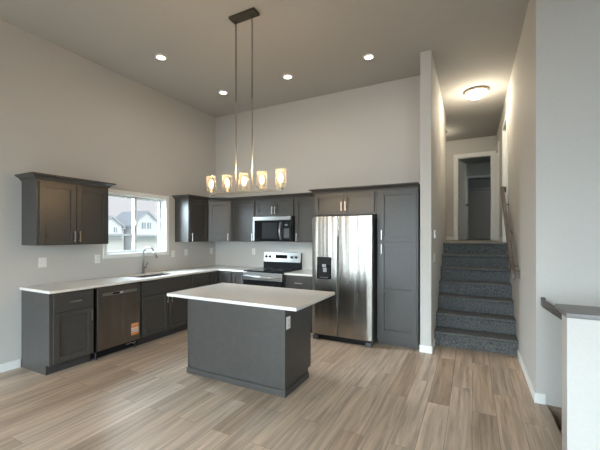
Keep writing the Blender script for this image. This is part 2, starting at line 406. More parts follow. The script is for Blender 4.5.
def south_window(name, a, b_, z0, z1):
    s_ = MB(); y0, y1 = YS-.09, YS-.03; fw = .06
    s_.box(a, a+fw, y0, y1, z0, z1); s_.box(b_-fw, b_, y0, y1, z0, z1); s_.box(a+fw, b_-fw, y0, y1, z1-fw, z1); s_.box(a+fw, b_-fw, y0, y1, z0, z0+fw)
    mid = (a+b_)/2; s_.box(mid-.04, mid+.04, y0, y1, z0+fw, z1-fw)
    o = struct(s_.build(name, 'plastic_white', None, .003))
    box(a+fw, b_-fw, YS-.064, YS-.058, z0+fw, z1-fw).build('pane', 'pane_glass', o)
s_ = MB(); s_.box(-1.69, -1.63, bw[0], bw[0]+.05, bw[2], bw[3]); s_.box(-1.69, -1.63, bw[1]-.05, bw[1], bw[2], bw[3])
s_.box(-1.69, -1.63, bw[0]+.05, bw[1]-.05, bw[2], bw[2]+.05); s_.box(-1.69, -1.63, bw[0]+.05, bw[1]-.05, bw[3]-.05, bw[3])
w4 = struct(s_.build('window_added', 'plastic_white', None, .003))  # unseen bedroom window, added to brighten the view through the doorway
box(-1.663, -1.657, bw[0]+.05, bw[1]-.05, bw[2]+.05, bw[3]-.05).build('pane', 'pane_glass', w4)
south_window('door_4', *SO[0]); south_window('window_2', *SO[1]); south_window('window_3', *SO[2])

# ------------------------------------------------------------------ stairs
def carpet_step(mb, x0, x1, y0, z0, run, rise, depth):
    # riser leaning out to a rounded nosing, tread to the back
    nz = z0 + rise
    poly = [(y0+.012, z0), (y0+.006, nz-.045)]
    for k in range(7):
        a = -PI/2 - PI*k/6*1.0
        poly.append((y0-.004+.02*math.cos(a)*1.1, nz-.02+.02*math.sin(a)))
    poly += [(y0+depth, nz), (y0+depth, z0)]
    mb.prism_x(poly, x0, x1); return mb
st = thing('staircase', 'gray carpeted staircase of seven steps climbing between two walls to the landing', 'stairs', (0, 4.917, 0))
rise = ZL/7; run = (6.465-4.917)/6
for k in range(7):
    mb = MB(); carpet_step(mb, XSL+.003, XSR-.003, run*k, rise*k, run, rise, run if k < 6 else .06)
    if k: mb.box(XSL+.003, XSR-.003, run*k+.02, run*k+(run if k < 6 else .06), 0, rise*k)
    mb.build('step', 'carpet', st, 0)
dn = thing('descending_stairs', 'wood-toned steps going down beside the white half wall', 'stairs', (.592, 0, 0))
for k in range(7):
    mb = MB(); z1 = -.19*(k+1)
    mb.box(.25*k, .25*(k+1)+.02, 2.56, YWF-.018, z1-.03, z1); mb.box(.25*k-.0, .25*k+.018, 2.56, YWF-.018, z1, z1+.16)
    mb.build('step', 'plank_floor', dn)

def handrail(name, label, p0, p1, wall_axis, wall_v, out, w=.045, h=.075, m='rail_wood'):
    a, b_ = Vector(p0), Vector(p1)
    t = thing(name, label, 'handrail', p0)
    L = b_-a; mb = MB()
    if wall_axis == 'x':
        for q in [0]:
            x0, x1 = -w/2, w/2
            mb.prism_x([(0, -h/2), (L.y, L.z-h/2), (L.y, L.z+h/2), (0, h/2)], x0, x1)
    else:
        mb.prism_y([(0, -h/2), (L.x, L.z-h/2), (L.x, L.z+h/2), (0, h/2)], -w/2, w/2)
    mb.build('rail', m, t, .008)
    for k in (0, 1):                                     # ends turned back to the wall
        o_ = L*k; e_ = MB(); d = .03 if k == 0 else -.03
        if wall_axis == 'x': e_.box(w/2, wall_v-p0[0], o_.y, o_.y+d, o_.z-h/2+d*.5, o_.z+h/2+d*.5)
        else: e_.box(o_.x, o_.x+d, w/2, wall_v-p0[1], o_.z-h/2, o_.z+h/2)
        e_.build('wall_return', m, t)
    for f_ in (.15, .5, .85):
        o_ = L*f_; br_ = MB()
        if wall_axis == 'x':
            br_.tube([(0, o_.y, o_.z-h/2), (.0, o_.y, o_.z-h/2-.025), (wall_v-p0[0], o_.y, o_.z-h/2-.055)], .007)
        else:
            br_.tube([(o_.x, 0, o_.z-h/2), (o_.x, 0, o_.z-h/2-.025), (o_.x, wall_v-p0[1], o_.z-h/2-.055)], .007)
        br_.build('bracket', 'bronze', t, 0, True)
    return t
handrail('handrail', 'brown wooden handrail rising along the right wall of the carpeted stairs', (.440, 4.74, 1.02), (.452, 6.42, 2.27), 'x', XSR, 1, .05, .09)
handrail('handrail', 'short brown wooden handrail slanting down behind the white half wall', (.545, YWF-.06, .915), (2.1, YWF-.06, -.22), 'y', YWF, 1)

# ------------------------------------------------------------------ cabinets
TOP = .914; CT = .03; FRONT = -.02
def shaker(x0, x1, z0, z1, t=.02, fr=.057):          # front at y=-t .. 0
    mb = MB(); mb.box(x0+.004, x1-.004, -t+.0165, 0, z0+.004, z1-.004)
    f_ = min(fr, (x1-x0)*.32, (z1-z0)*.34)
    mb.box(x0, x0+f_, -t, 0, z0, z1); mb.box(x1-f_, x1, -t, 0, z0, z1)
    mb.box(x0+f_, x1-f_, -t, 0, z0, z0+f_); mb.box(x0+f_, x1-f_, -t, 0, z1-f_, z1)
    return mb
def slab(x0, x1, z0, z1, t=.02): return MB().box(x0, x1, -t, 0, z0, z1)
def pull(parent, x, z, vert=True, L=.115, t=.02):
    mb = MB(); s_ = L/2; y = -t-.028
    if vert:
        mb.tube([(x, -t, z-s_+.01), (x, y, z-s_+.01)], .0045, 8); mb.tube([(x, -t, z+s_-.01), (x, y, z+s_-.01)], .0045, 8)
        mb.box(x-.0055, x+.0055, y-.005, y+.005, z-s_-.008, z+s_+.008)
    else:
        mb.tube([(x-s_+.01, -t, z), (x-s_+.01, y, z)], .0045, 8); mb.tube([(x+s_-.01, -t, z), (x+s_-.01, y, z)], .0045, 8)
        mb.box(x-s_-.008, x+s_+.008, y-.005, y+.005, z-.0055, z+.0055)
    return mb.build('handle', 'nickel', parent)
def door(cab, x0, x1, z0, z1, h=None, name='door', mid=None):
    mb = shaker(x0, x1, z0, z1)
    if mid: mb.box(x0+.05, x1-.05, -.02, 0, mid-.03, mid+.03)
    d = mb.build(name, 'cabinet_paint', cab, .002)
    if h: pull(d, *h)
    return d
def drawer(cab, x0, x1, z0, z1, handle=True):
    d = slab(x0, x1, z0, z1).build('drawer', 'cabinet_paint', cab, .003)
    if handle: pull(d, (x0+x1)/2, (z0+z1)/2, False)
    return d
def base_cab(name, label, loc, rz, w, d=.585, top=TOP-CT-.002, open_top=False, group=None):
    t = thing(name, label, 'cabinet', loc, rz, group)
    mb = MB()
    if open_top:
        mb.box(0, .018, 0, d, .105, top); mb.box(w-.018, w, 0, d, .105, top); mb.box(.018, w-.018, 0, d, .105, .125)
        mb.box(.018, w-.018, d-.012, d, .125, top); mb.box(.018, w-.018, 0, .018, .125, top)
    else: mb.box(0, w, 0, d, .105, top)
    mb.build('carcass', 'cabinet_paint', t, .0015)
    box(0, w, .07, d, 0, .105).build('toe_kick', 'toe_dark', t)
    return t
LF = -3.977+.02            # carcass face of the left run (door fronts sit 2 cm proud)
LF = -3.997
def left(y): return (LF, y, 0)
BF = YB-.60                # carcass face of the back run
RL = PI/2
# end cabinet
c = base_cab('base_cabinet', 'dark gray base cabinet at the left end of the counter, drawer over one door', left(1.93), RL, .464)
MB().box(-.006, .0, -.0, .585, .105, .88).box(-.006, 0, .07, .585, 0, .105).build('end_panel', 'cabinet_paint', c)
drawer(c, .028, .446, .672, .862); door(c, .028, .446, .125, .660, (.418, .575))
# sink cabinet
c = base_cab('base_cabinet', 'dark gray sink base cabinet under the faucet, right of the dishwasher', left(3.025), RL, .905, open_top=True)
# lower its carcass so the bowls clear it
slab(.015, .895, .672, .862).build('false_front', 'cabinet_paint', c, .003)
door(c, .015, .447, .125, .660, (.418, .585)); door(c, .463, .895, .125, .660, (.492, .585))
c = base_cab('base_cabinet', 'narrow dark gray base cabinet between the sink base and the corner', left(3.933), RL, .41)
drawer(c, .015, .395, .672, .862, False); door(c, .015, .395, .125, .660, (.366, .575))
# corner cabinet, L shaped with a pair of doors
c = thing('corner_base_cabinet', 'dark gray corner base cabinet joining the left and back counter runs', 'cabinet', (0, 0, 0))
MB().prism([(XW+.005, 4.346), (LF, 4.346), (LF, BF), (-3.685, BF), (-3.685, YB-.005), (XW+.005, YB-.005)], .105, TOP-CT-.002).build('carcass', 'cabinet_paint', c)
MB().prism([(XW+.005, 4.346), (LF-.07, 4.346), (LF-.07, BF+.07), (-3.685, BF+.07), (-3.685, YB-.005), (XW+.005, YB-.005)], 0, .105).build('toe_kick', 'toe_dark', c)
d = shaker(.006, .205, .125, .862).build('door', 'cabinet_paint', c, .002); d.location = (LF, 4.352, 0); d.rotation_euler = (0, 0, RL)
d = shaker(0, .262, .125, .862).build('door', 'cabinet_paint', c, .002); d.location = (LF+.03, BF, 0)
c = base_cab('base_cabinet', 'slim dark gray base cabinet with a tall door, left of the range', (-3.682, BF, 0), 0, .275)
door(c, .008, .262, .125, .862, (.236, .76))
c = base_cab('base_cabinet', 'dark gray base cabinet with a drawer, between the range and the refrigerator', (-2.628, BF, 0), 0, .508)
drawer(c, .02, .488, .672, .862); door(c, .02, .488, .125, .660, (.05, .575))

# countertops
SY0, SY1, SXA, SXB = 3.11, 3.80, -4.475, -4.065        # sink cutout
ct = MB(); XF = -3.952; YF = YB-.64; z0, z1 = TOP-CT, TOP
ct.box(XW+.002, XF, 1.908, SY0, z0, z1); ct.box(XW+.002, SXA, SY0, SY1, z0, z1); ct.box(SXB, XF, SY0, SY1, z0, z1)
ct.box(XW+.002, XF, SY1, YF, z0, z1); ct.box(XW+.002, -3.402, YF, YB-.002, z0, z1)
tag(ct.build('countertop', 'quartz', None, .003), 'pale speckled quartz countertop bending around the corner, with the sink cut into it', 'countertop')
tag(box(-2.63, -2.122, YF, YB-.002, z0, z1).build('countertop', 'quartz', None, .003), 'short pale quartz countertop between the range and the refrigerator', 'countertop')

# sink: two stainless bowls hung under the stone
sk = thing('sink', 'undermount stainless double bowl sink below the window', 'sink', ((SXA+SXB)/2, (SY0+SY1)/2, TOP-CT))
def bowl(y0, y1):
    mb = MB(); x0, x1 = SXA-(SXA+SXB)/2-.006, SXB-(SXA+SXB)/2+.006; t = .004; zb = -.19
    mb.box(x0, x1, y0, y1, zb, zb+t); mb.box(x0, x0+t, y0, y1, zb, -.002); mb.box(x1-t, x1, y0, y1, zb, -.002)
    mb.box(x0, x1, y0, y0+t, zb, -.002); mb.box(x0, x1, y1-t, y1, zb, -.002)
    mb.build('bowl', 'chrome', sk)
    MB().lathe([(0, zb+t+.002), (.04, zb+t+.004), (.045, zb+t)], (0, (y0+y1)/2, 0), 16).build('drain', 'nickel', sk)
hy = (SY1-SY0)/2+.006
bowl(-hy, -.008); bowl(.008, hy); box(-.2, .2, -.008, .008, -.03, -.004).build('divider', 'nickel', sk)

# faucet
fa = thing('faucet', 'tall gooseneck pull-down faucet behind the sink in front of the window', 'faucet', (-4.51, 3.40, TOP))
fa.location = (-4.505, 3.455, TOP)
MB().lathe([(0, 0), (.028, 0), (.028, .006), (.019, .012), (.018, .12), (.014, .13), (0, .13)]).build('base', 'chrome', fa, 0, True)
ang = R(8); ux, uy = math.cos(ang), math.sin(ang)
pts = [(0, 0, .12), (0, 0, .20), (0, 0, .30)]
for k in range(1, 13):
    a = PI - PI*k/12*.87; rr_ = .108
    pts.append(((.108+rr_*math.cos(a))*ux, (.108+rr_*math.cos(a))*uy, .30+rr_*math.sin(a)))
MB().tube(pts, .0125, 12).build('spout', 'chrome', fa, 0, True)
pe = Vector(pts[-1]); dv = (Vector(pts[-1])-Vector(pts[-2])).normalized()
MB().tube([pe, pe+dv*.03, pe+dv*.11], [.0135, .016, .0175], 12).build('spray_head', 'chrome', fa, 0, True)
MB().tube([(0, .014, .09), (.0, .045, .09)], .011, 10).tube([(0, .04, .09), (.012, .05, .13), (.03, .058, .175)], .006, 8).build('lever', 'dark_gray_plastic', fa, 0, True)

# crown helper: plan polyline of fronts, lofted outwards with mitred corners
CROWN = [(0.002, -.012), (.012, -.008), (.015, .003), (.028, .016), (.054, .032), (.066, .040), (.066, .052)]
def offset_line(P, o):
    out = []
    for i, p in enumerate(P):
        p = Vector(p)
        def nrm(a, b_): d_ = (Vector(b_)-Vector(a)).normalized(); return Vector((d_.y, -d_.x))
        if i == 0: out.append(p+nrm(P[0], P[1])*o)
        elif i == len(P)-1: out.append(p+nrm(P[-2], P[-1])*o)
        else:
            n1, n2 = nrm(P[i-1], P[i]), nrm(P[i], P[i+1]); bis = (n1+n2).normalized()
            out.append(p+bis*(o/max(.2, bis.dot(n1))))
    return out
def crown_mesh(P, i0, i1, ztop, back, prof=CROWN):
    # segment of the polyline from point i0 to i1; 'back' = points closing the top toward the wall
    mb = MB(); rows = []
    for o_, h_ in prof:
        L = offset_line(P, o_); rows.append([(q.x, q.y, ztop-.052+h_) for q in L[i0:i1+1]])
    V = mb.quadstrip(rows)
    ends = [mb.bm.verts.new((x_, y_, ztop)) for x_, y_ in back]
    mb.bm.faces.new(V[-1]+ends)
    lo = [mb.bm.verts.new((x_, y_, ztop-.064)) for x_, y_ in back]
    mb.bm.faces.new((V[0]+lo)[::-1])
    # side and back faces
    ring_l = [r_[0] for r_ in V]; ring_r = [r_[-1] for r_ in V]
    mb.bm.faces.new(ring_l+[ends[-1], lo[-1]]); mb.bm.faces.new((ring_r+[ends[0], lo[0]])[::-1])
    for k in range(len(back)-1): mb.bm.faces.new((lo[k], lo[k+1], ends[k+1], ends[k]))
    bmesh.ops.recalc_face_normals(mb.bm, faces=mb.bm.faces[:])
    return mb
def world_child(o, parent):        # keep world-space mesh under a rotated parent
    o.parent = parent
    M = Matrix.Translation(parent.location) @ Matrix.Rotation(parent.rotation_euler.z, 4, 'Z')
    o.matrix_parent_inverse = M.inverted(); return o

UZ0, UZ1, UD = 1.392, 2.145, .325
UXF = XW+UD                       # carcass face on the left wall
UYF = YB-UD
CZ = 2.19
def upper(name, label, loc, rz, w, z0=UZ0, z1=UZ1, d=UD-.003):
    t = thing(name, label, 'cabinet', loc, rz)
    box(0, w, 0, d, z0, z1).build('carcass', 'cabinet_paint', t, .0015); return t
# left of the window
ya, yb = 1.928, 2.748
c = upper('upper_cabinet', 'dark brown-gray two-door wall cabinet left of the window', (UXF, ya, 0), RL, yb-ya)
w_ = yb-ya
door(c, .022, w_/2-.003, 1.405, 2.105, (w_/2-.03, 1.49)); door(c, w_/2+.003, w_-.022, 1.405, 2.105, (w_/2+.03, 1.49))
P = [(XW+.003, ya), (UXF, ya), (UXF, yb), (XW+.003, yb)]
def closed_crown(P, ztop, parent):
    mb = MB(); rows = []
    for o_, h_ in CROWN:
        rows.append([(q.x, q.y, ztop-.052+h_) for q in offset_line(P, o_)])
    V = mb.quadstrip(rows); mb.bm.faces.new(V[-1]); mb.bm.faces.new(V[0][::-1])
    mb.bm.faces.new([r_[0] for r_ in V]+[r_[-1] for r_ in V][::-1])
    bmesh.ops.recalc_face_normals(mb.bm, faces=mb.bm.faces[:])
    world_child(mb.build('crown', 'cabinet_paint'), parent)
closed_crown(P, CZ, c)
# right of the window around the corner
B0, B1 = 4.146, 4.612
DX = -3.945
run_line = [(XW+.003, B0), (UXF, B0), (UXF, B1), (DX, UYF), (-3.392, UYF), (-2.608, UYF), (-2.125, UYF)]
c = upper('upper_cabinet', 'dark single-door wall cabinet just right of the window', (UXF, B0, 0), RL, B1-B0-.002)
door(c, .02, B1-B0-.012, 1.405, 2.105, (.05, 1.475))
world_child(crown_mesh(run_line, 0, 2, CZ, [(XW+.003, B1)]).build('crown', 'cabinet_paint'), c)
c = thing('corner_upper_cabinet', 'diagonal single-door wall cabinet set across the kitchen corner', 'cabinet', (UXF, B1, 0))
MB().prism([(0, 0), (DX-UXF, UYF-B1), (DX-UXF, YB-.003-B1), (XW+.003-UXF, YB-.003-B1), (XW+.003-UXF, 0)], UZ0, UZ1).build('carcass', 'cabinet_paint', c)
dl = math.hypot(DX-UXF, UYF-B1); da = math.atan2(UYF-B1, DX-UXF)
d = shaker(.022, dl-.022, 1.405, 2.105).build('door', 'cabinet_paint', c, .002); d.rotation_euler = (0, 0, da); pull(d, dl-.05, 1.475)
world_child(crown_mesh(run_line, 2, 3, CZ, [(DX, YB-.003), (XW+.003, YB-.003), (XW+.003, B1)]).build('crown', 'cabinet_paint'), c)
c = upper('upper_cabinet', 'gray single-door wall cabinet between the corner cabinet and the microwave', (DX+.001, UYF, 0), 0, -3.392-DX-.002)
wd = -3.392-DX
door(c, .02, wd-.022, 1.405, 2.105, (wd-.05, 1.475))
world_child(crown_mesh(run_line, 3, 4, CZ, [(-3.392, YB-.003), (DX, YB-.003)]).build('crown', 'cabinet_paint'), c)
c = upper('upper_cabinet', 'short two-door wall cabinet directly above the microwave', (-3.391, UYF, 0), 0, .782, 1.832, UZ1)
door(c, .02, .388, 1.846, 2.105, (.362, 1.93)); door(c, .394, .762, 1.846, 2.105, (.420, 1.93))
world_child(crown_mesh(run_line, 4, 5, CZ, [(-2.608, YB-.003), (-3.392, YB-.003)]).build('crown', 'cabinet_paint'), c)
c = upper('upper_cabinet', 'gray single-door wall cabinet between the microwave and the refrigerator cabinet', (-2.607, UYF, 0), 0, .480)
door(c, .02, .465, 1.405, 2.105, (.05, 1.475))
world_child(crown_mesh(run_line, 5, 6, CZ, [(-2.125, YB-.003), (-2.608, YB-.003)]).build('crown', 'cabinet_paint'), c)
# deep cabinet over the refrigerator, with its side panel
PF = 4.572
tall = [(-2.118, UYF-.06), (-2.118, PF), (-1.168, PF), (-.625, PF)]
FX0 = -2.118
c = thing('refrigerator_cabinet', 'two-door cabinet above the stainless refrigerator, lit warm brown', 'cabinet', (FX0, PF, 0))
fw_ = -1.168-FX0-.002
box(0, fw_, 0, YB-.003-PF, 1.80, UZ1).build('carcass', 'cabinet_paint', c, .0015)
box(0, .016, 0.01, YB-.003-PF, 0, 1.80).build('side_panel', 'cabinet_paint', c)
door(c, .020, fw_/2-.003, 1.822, 2.105, (fw_/2-.03, 1.925)); door(c, fw_/2+.003, fw_-.03, 1.822, 2.105, (fw_/2+.03, 1.925))
world_child(crown_mesh(tall, 0, 2, CZ+.002, [(-1.168, YB-.003), (FX0, YB-.003)]).build('crown', 'cabinet_paint'), c)
c = thing('pantry_cabinet', 'tall dark gray pantry cabinet with upper and lower doors, right of the refrigerator', 'cabinet', (-1.167, PF, 0))
pw = -.625+1.167
box(0, pw, 0, YB-.003-PF, .082, UZ1).build('carcass', 'cabinet_paint', c, .0015)
box(0, pw, .06, YB-.003-PF, 0, .082).build('toe_kick', 'cabinet_paint', c)
door(c, .045, pw-.02, 1.425, 2.105, (.072, 1.51)); door(c, .045, pw-.02, .165, 1.412, (.072, 1.32), 'door', .75)
world_child(crown_mesh(tall, 2, 3, CZ+.002, [(-.625, YB-.003), (-1.168, YB-.003)]).build('crown', 'cabinet_paint'), c)

# ------------------------------------------------------------------ appliances
# dishwasher
dw = thing('dishwasher', 'stainless dishwasher with an orange label, between the end cabinet and the sink base', 'dishwasher', (LF, 2.412, 0), RL)
box(.004, .596, .0, .55, .10, .865).build('body', 'black_plastic', dw)
dd = box(.012, .588, -.024, 0, .115, .868).build('door', 'dark_stainless', dw, .004)
hd = MB(); hd.box(.072, .200, -.030, -.024, .765, .800); hd.box(.350, .535, -.030, -.024, .765, .800)
hd.box(.200, .350, -.030, -.024, .765, .772); hd.box(.200, .350, -.030, -.024, .793, .800); hd.build('handle_trim', 'stainless_flat', dd)
box(.203, .290, -.0262, -.024, .772, .793).build('handle_pocket', 'black_plastic', dd)
box(.298, .338, -.0275, -.024, .773, .792).build('button_panel', 'plastic_white', dd)
box(.455, .562, -.0248, -.024, .19, .345).build('sticker', 'orange_label', dd)
box(.012, .588, .06, .075, .012, .10).build('toe_panel', 'black_plastic', dw)
for x_ in (.03, .555):
    MB().lathe([(.0, 0), (.018, 0), (.018, .012), (.007, .014), (.007, .10), (0, .10)], (x_, .045, 0), 12).build('leveling_foot', 'dark_gray_plastic', dw)
MB().tube([(.40, .0, .085), (.47, -.004, .095), (.50, -.004, .075), (.53, -.004, .092)], .006, 8).build('drain_clip', 'nickel', dw)

# range
rg = thing('range', 'stainless electric range with black glass cooktop, against the back wall', 'range', (-3.395, 4.515, 0))
RW = .76
box(0, RW, .03, .655, .09, .90).build('body', 'dark_gray_plastic', rg)
box(.02, RW-.02, .06, .64, 0, .09).build('base', 'black_plastic', rg)
cp = box(-.0, RW, -.005, .60, .902, .928).build('cooktop', 'black_glass', rg, .004)
for x_, y_, r_ in ((.2, .16, .10), (.56, .16, .08), (.2, .43, .08), (.56, .43, .10)):
    MB().lathe([(r_-.003, .9285), (r_, .9288), (r_+.003, .9285)], (x_, y_, 0), 32).build('burner_ring', 'dark_gray_plastic', cp)
od = box(.004, RW-.004, -.012, .03, .275, .900).build('oven_door', 'black_glass', rg, .004)
box(.004, RW-.004, -.016, -.012, .775, .900).build('door_band', 'stainless_flat', od, .002)
hb = MB(); hb.tube([(.06, -.016, .83), (.06, -.055, .83)], .010).tube([(RW-.06, -.016, .83), (RW-.06, -.055, .83)], .010)
hb.tube([(.03, -.058, .83), (RW-.03, -.058, .83)], .013, 12); hb.build('handle', 'stainless_flat', od, 0, True)
box(.13, RW-.13, -.0135, -.012, .40, .70).build('oven_window', 'black_plastic', od)
box(.004, RW-.004, -.010, .03, .10, .268).build('drawer', 'stainless_flat', rg, .004)
bgp = MB().prism_x([(.60, .915), (.655, .915), (.655, 1.19), (.625, 1.19), (.60, 1.03)], .0, RW).build('backguard', 'black_plastic', rg)
pn = MB().prism_x([(.597, 1.03), (.602, 1.03), (.627, 1.192), (.655, 1.192), (.655, 1.20), (.622, 1.20)], 0.0, RW).build('control_panel', 'stainless_flat', rg, .002)
MB().prism_x([(.6045, 1.095), (.609, 1.095), (.618, 1.155), (.6135, 1.155)], .255, .49).build('display', 'black_glass', pn)
for x_ in (.045, .125, .575, .665):
    k = MB(); k.lathe([(0, -.028), (.017, -.028), (.020, -.002), (.024, 0), (0, 0)], (0, 0, 0), 18, 'y')
    ko = k.build('knob', 'black_plastic', pn, 0, False); ko.location = (x_+.01, .611, 1.12); ko.rotation_euler = (R(-9), 0, 0)

# microwave
mw = thing('microwave', 'stainless and black over-the-range microwave above the range', 'microwave', (-3.388, YB-.40, 1.40))
MW = .776
box(0, MW, .02, .396, .0, .425).build('body', 'black_plastic', mw)
box(0, MW-.03, -.012, .02, .36, .425).build('vent_strip', 'stainless_flat', mw, .004)
md = box(0, .575, -.010, .02, .012, .355).build('door', 'black_glass', mw, .004)
box(.0, .03, -.013, -.010, .012, .355).build('door_edge', 'stainless_flat', md)
box(.19, .49, -.0115, -.010, .05, .32).build('window', 'black_plastic', md)
hp = MB(); hpts = [(.56-.022*math.sin(PI*k/10)*0+.0, -.014-.035*math.sin(PI*k/10), .035+.29*k/10) for k in range(11)]
hp.tube(hpts, .013, 10); hp.build('handle', 'stainless_flat', md, 0, True)
cp = box(.578, MW-.03, -.010, .02, .012, .355).build('control_panel', 'black_glass', mw, .003)
box(.64, .69, -.0112, -.010, .265, .290).build('display', 'display_glow', cp)
box(.62, .72, -.0108, -.010, .06, .22).build('keypad', 'dark_gray_plastic', cp)

# refrigerator
fr = thing('refrigerator', 'stainless side-by-side refrigerator with a black dispenser, left of the pantry', 'refrigerator', (-2.068, 4.385, 0))
FW = .882
box(.006, FW-.006, .075, .775, .03, 1.755).build('body', 'dark_gray_plastic', fr, .004)
def fr_door(x0, x1, name):
    # gently bowed front
    mb = MB(); k = 10; w_ = x1-x0; poly = []
    for i in range(k+1):
        u = i/k; e_ = min(u, 1-u); y = -.0025*math.sin(PI*u) + (.003 if e_ == 0 else 0); poly.append((x0+w_*u, y))
    poly += [(x1, .068), (x0, .068)]
    mb.prism(poly, .085, 1.775); return mb.build(name, 'stainless', fr, .003)
fd1 = fr_door(0, .390, 'freezer_door'); fd2 = fr_door(.402, FW, 'fridge_door')
dp = MB(); dp.box(.082, .300, -.010, .0, .885, 1.195)
do = dp.build('dispenser', 'black_glass', fd1, .004)
box(.095, .287, -.0115, -.010, 1.075, 1.185).build('dispenser_controls', 'black_plastic', do)
box(.105, .277, -.0118, -.010, .905, 1.055).build('dispenser_recess', 'black_plastic', do)
MB().box(.165, .225, -.020, -.011, 1.055, 1.095).box(.18, .235, -.022, -.012, .985, 1.045).build('dispenser_paddle', 'grey_tray', do, .004)
box(.13, .255, -.026, -.012, .90, .912).build('drip_tray', 'dark_gray_plastic', do)
for (xa, par) in ((.378, fd1), (.404, fd2)):
    box(xa, xa+.008, -.0005, .02, .50, 1.50).build('pocket_handle', 'dark_gray_plastic', par, .002)
box(.02, FW-.02, .03, .10, .012, .078).build('toe_grille', 'black_plastic', fr)
for x_ in (.0, FW-.10): box(x_+.01, x_+.09, .0, .09, .008, .062).build('hinge_cover', 'dark_gray_plastic', fr, .004)
for x_ in (.02, FW-.10): box(x_, x_+.08, .03, .12, 1.776, 1.792).build('hinge_cap', 'dark_gray_plastic', fr, .004)
for x_ in (.05, FW-.05):
    MB().lathe([(0, 0), (.02, 0), (.02, .03), (0, .03)], (x_, .12, 0), 12).build('foot', 'black_plastic', fr)

# ------------------------------------------------------------------ island
IX0, IX1, IY0, IY1 = -2.77, -1.545, 2.69, 3.235
isl = thing('kitchen_island', 'dark gray paneled island cabinet standing in the middle of the floor', 'kitchen island', (IX0, IY0, 0))
wI, dI = IX1-IX0, IY1-IY0
box(0, wI, 0, dI, .10, TOP-CT-.002).build('carcass', 'cabinet_paint', isl, .0015)
box(0, wI, 0, dI-.06, 0, .10).build('plinth', 'cabinet_paint', isl)
box(.018, wI-.018, -.006, 0, .10, TOP-CT-.004).build('back_panel', 'cabinet_paint', isl, .001)
cs = MB(); cs.box(-.002, .02, -.008, 0, .0, TOP-CT-.004); cs.build('corner_strip', 'cabinet_paint', isl)
box(wI-.02, wI+.002, -.008, 0, 0, TOP-CT-.004).build('corner_strip', 'cabinet_paint', isl)
bs = MB(); bs.box(-.012, wI+.012, -.018, 0, 0, .062); bs.box(wI, wI+.012, 0, dI-.06, 0, .062); bs.box(-.012, 0, 0, dI-.06, 0, .062)
bs.build('base_moulding', 'cabinet_paint', isl, .004)
for i in range(3):
    d = shaker(0, wI/3-.012, .125, .862).build('door', 'cabinet_paint', isl, .002); d.location = (wI-(wI/3)*i-.006, dI, 0); d.rotation_euler = (0, 0, PI); pull(d, .05, .76)
tag(box(-2.772, -1.272, 2.398, 3.258, TOP-CT, TOP).build('island_countertop', 'quartz', None, .003), 'pale quartz slab on top of the kitchen island, overhanging toward the room', 'countertop')

# ------------------------------------------------------------------ outlets and switches
def plate(label, kind, loc, rz, w=.072, h=.116, gang=1, name=None, group=None):
    t = thing(name or kind.replace(' ', '_'), label, kind, loc, rz, group)
    box(-w/2, w/2, -.006, -.0005, -h/2, h/2).build('cover_plate', 'plastic_white', t, .002)
    for g_ in range(gang):
        cx = (g_-(gang-1)/2)*(.038 if w < .1 else .046)
        if kind == 'outlet':
            for dz in (-.022, .022):
                s_ = box(cx-.016, cx+.016, -.0075, -.006, dz-.014, dz+.014).build('socket', 'plastic_white', t, .001)
                MB().box(cx-.008, cx-.005, -.0078, -.0074, dz-.003, dz+.007).box(cx+.005, cx+.008, -.0078, -.0074, dz-.003, dz+.007).build('slot', 'dark_gray_plastic', s_)
        else:
            box(cx-.016, cx+.016, -.0085, -.006, -.033, .033).build('rocker', 'plastic_white', t, .001)
    return t
plate('double white light switch on the left wall between the counter end and the wall cabinet', 'light switch', (XW, 2.139, 1.18), RL, .086, .118, 2)
plate('white outlet on the left wall below the lower left corner of the window', 'outlet', (XW, 2.80, 1.18), RL)
plate('white outlet on the left wall just right of the window', 'outlet', (XW, 4.105, 1.185), RL)
plate('white light switch on the left wall, the farther of the pair right of the window', 'light switch', (XW, 4.40, 1.20), RL)
plate('white outlet on the left wall close to the kitchen corner', 'outlet', (XW, 5.06, 1.20), RL)
plate('white outlet on the back wall left of the range', 'outlet', (-3.66, YB, 1.20), 0)
plate('white outlet on the right side of the kitchen island', 'outlet', (IX1, 2.745, .68), RL)
plate('white light switch on the stair wall, lower of two plates beside the stairs', 'light switch', (XSL, 4.89, 1.20), RL, .118, .116, 2)
tm = thing('thermostat', 'white thermostat on the stair wall above the light switch', 'thermostat', (XSL, 4.89, 1.52), RL)
box(-.05, .05, -.022, -.0005, -.055, .055).build('case', 'plastic_white', tm, .006)
box(-.03, .03, -.0235, -.022, -.005, .035).build('screen', 'grey_tray', tm)

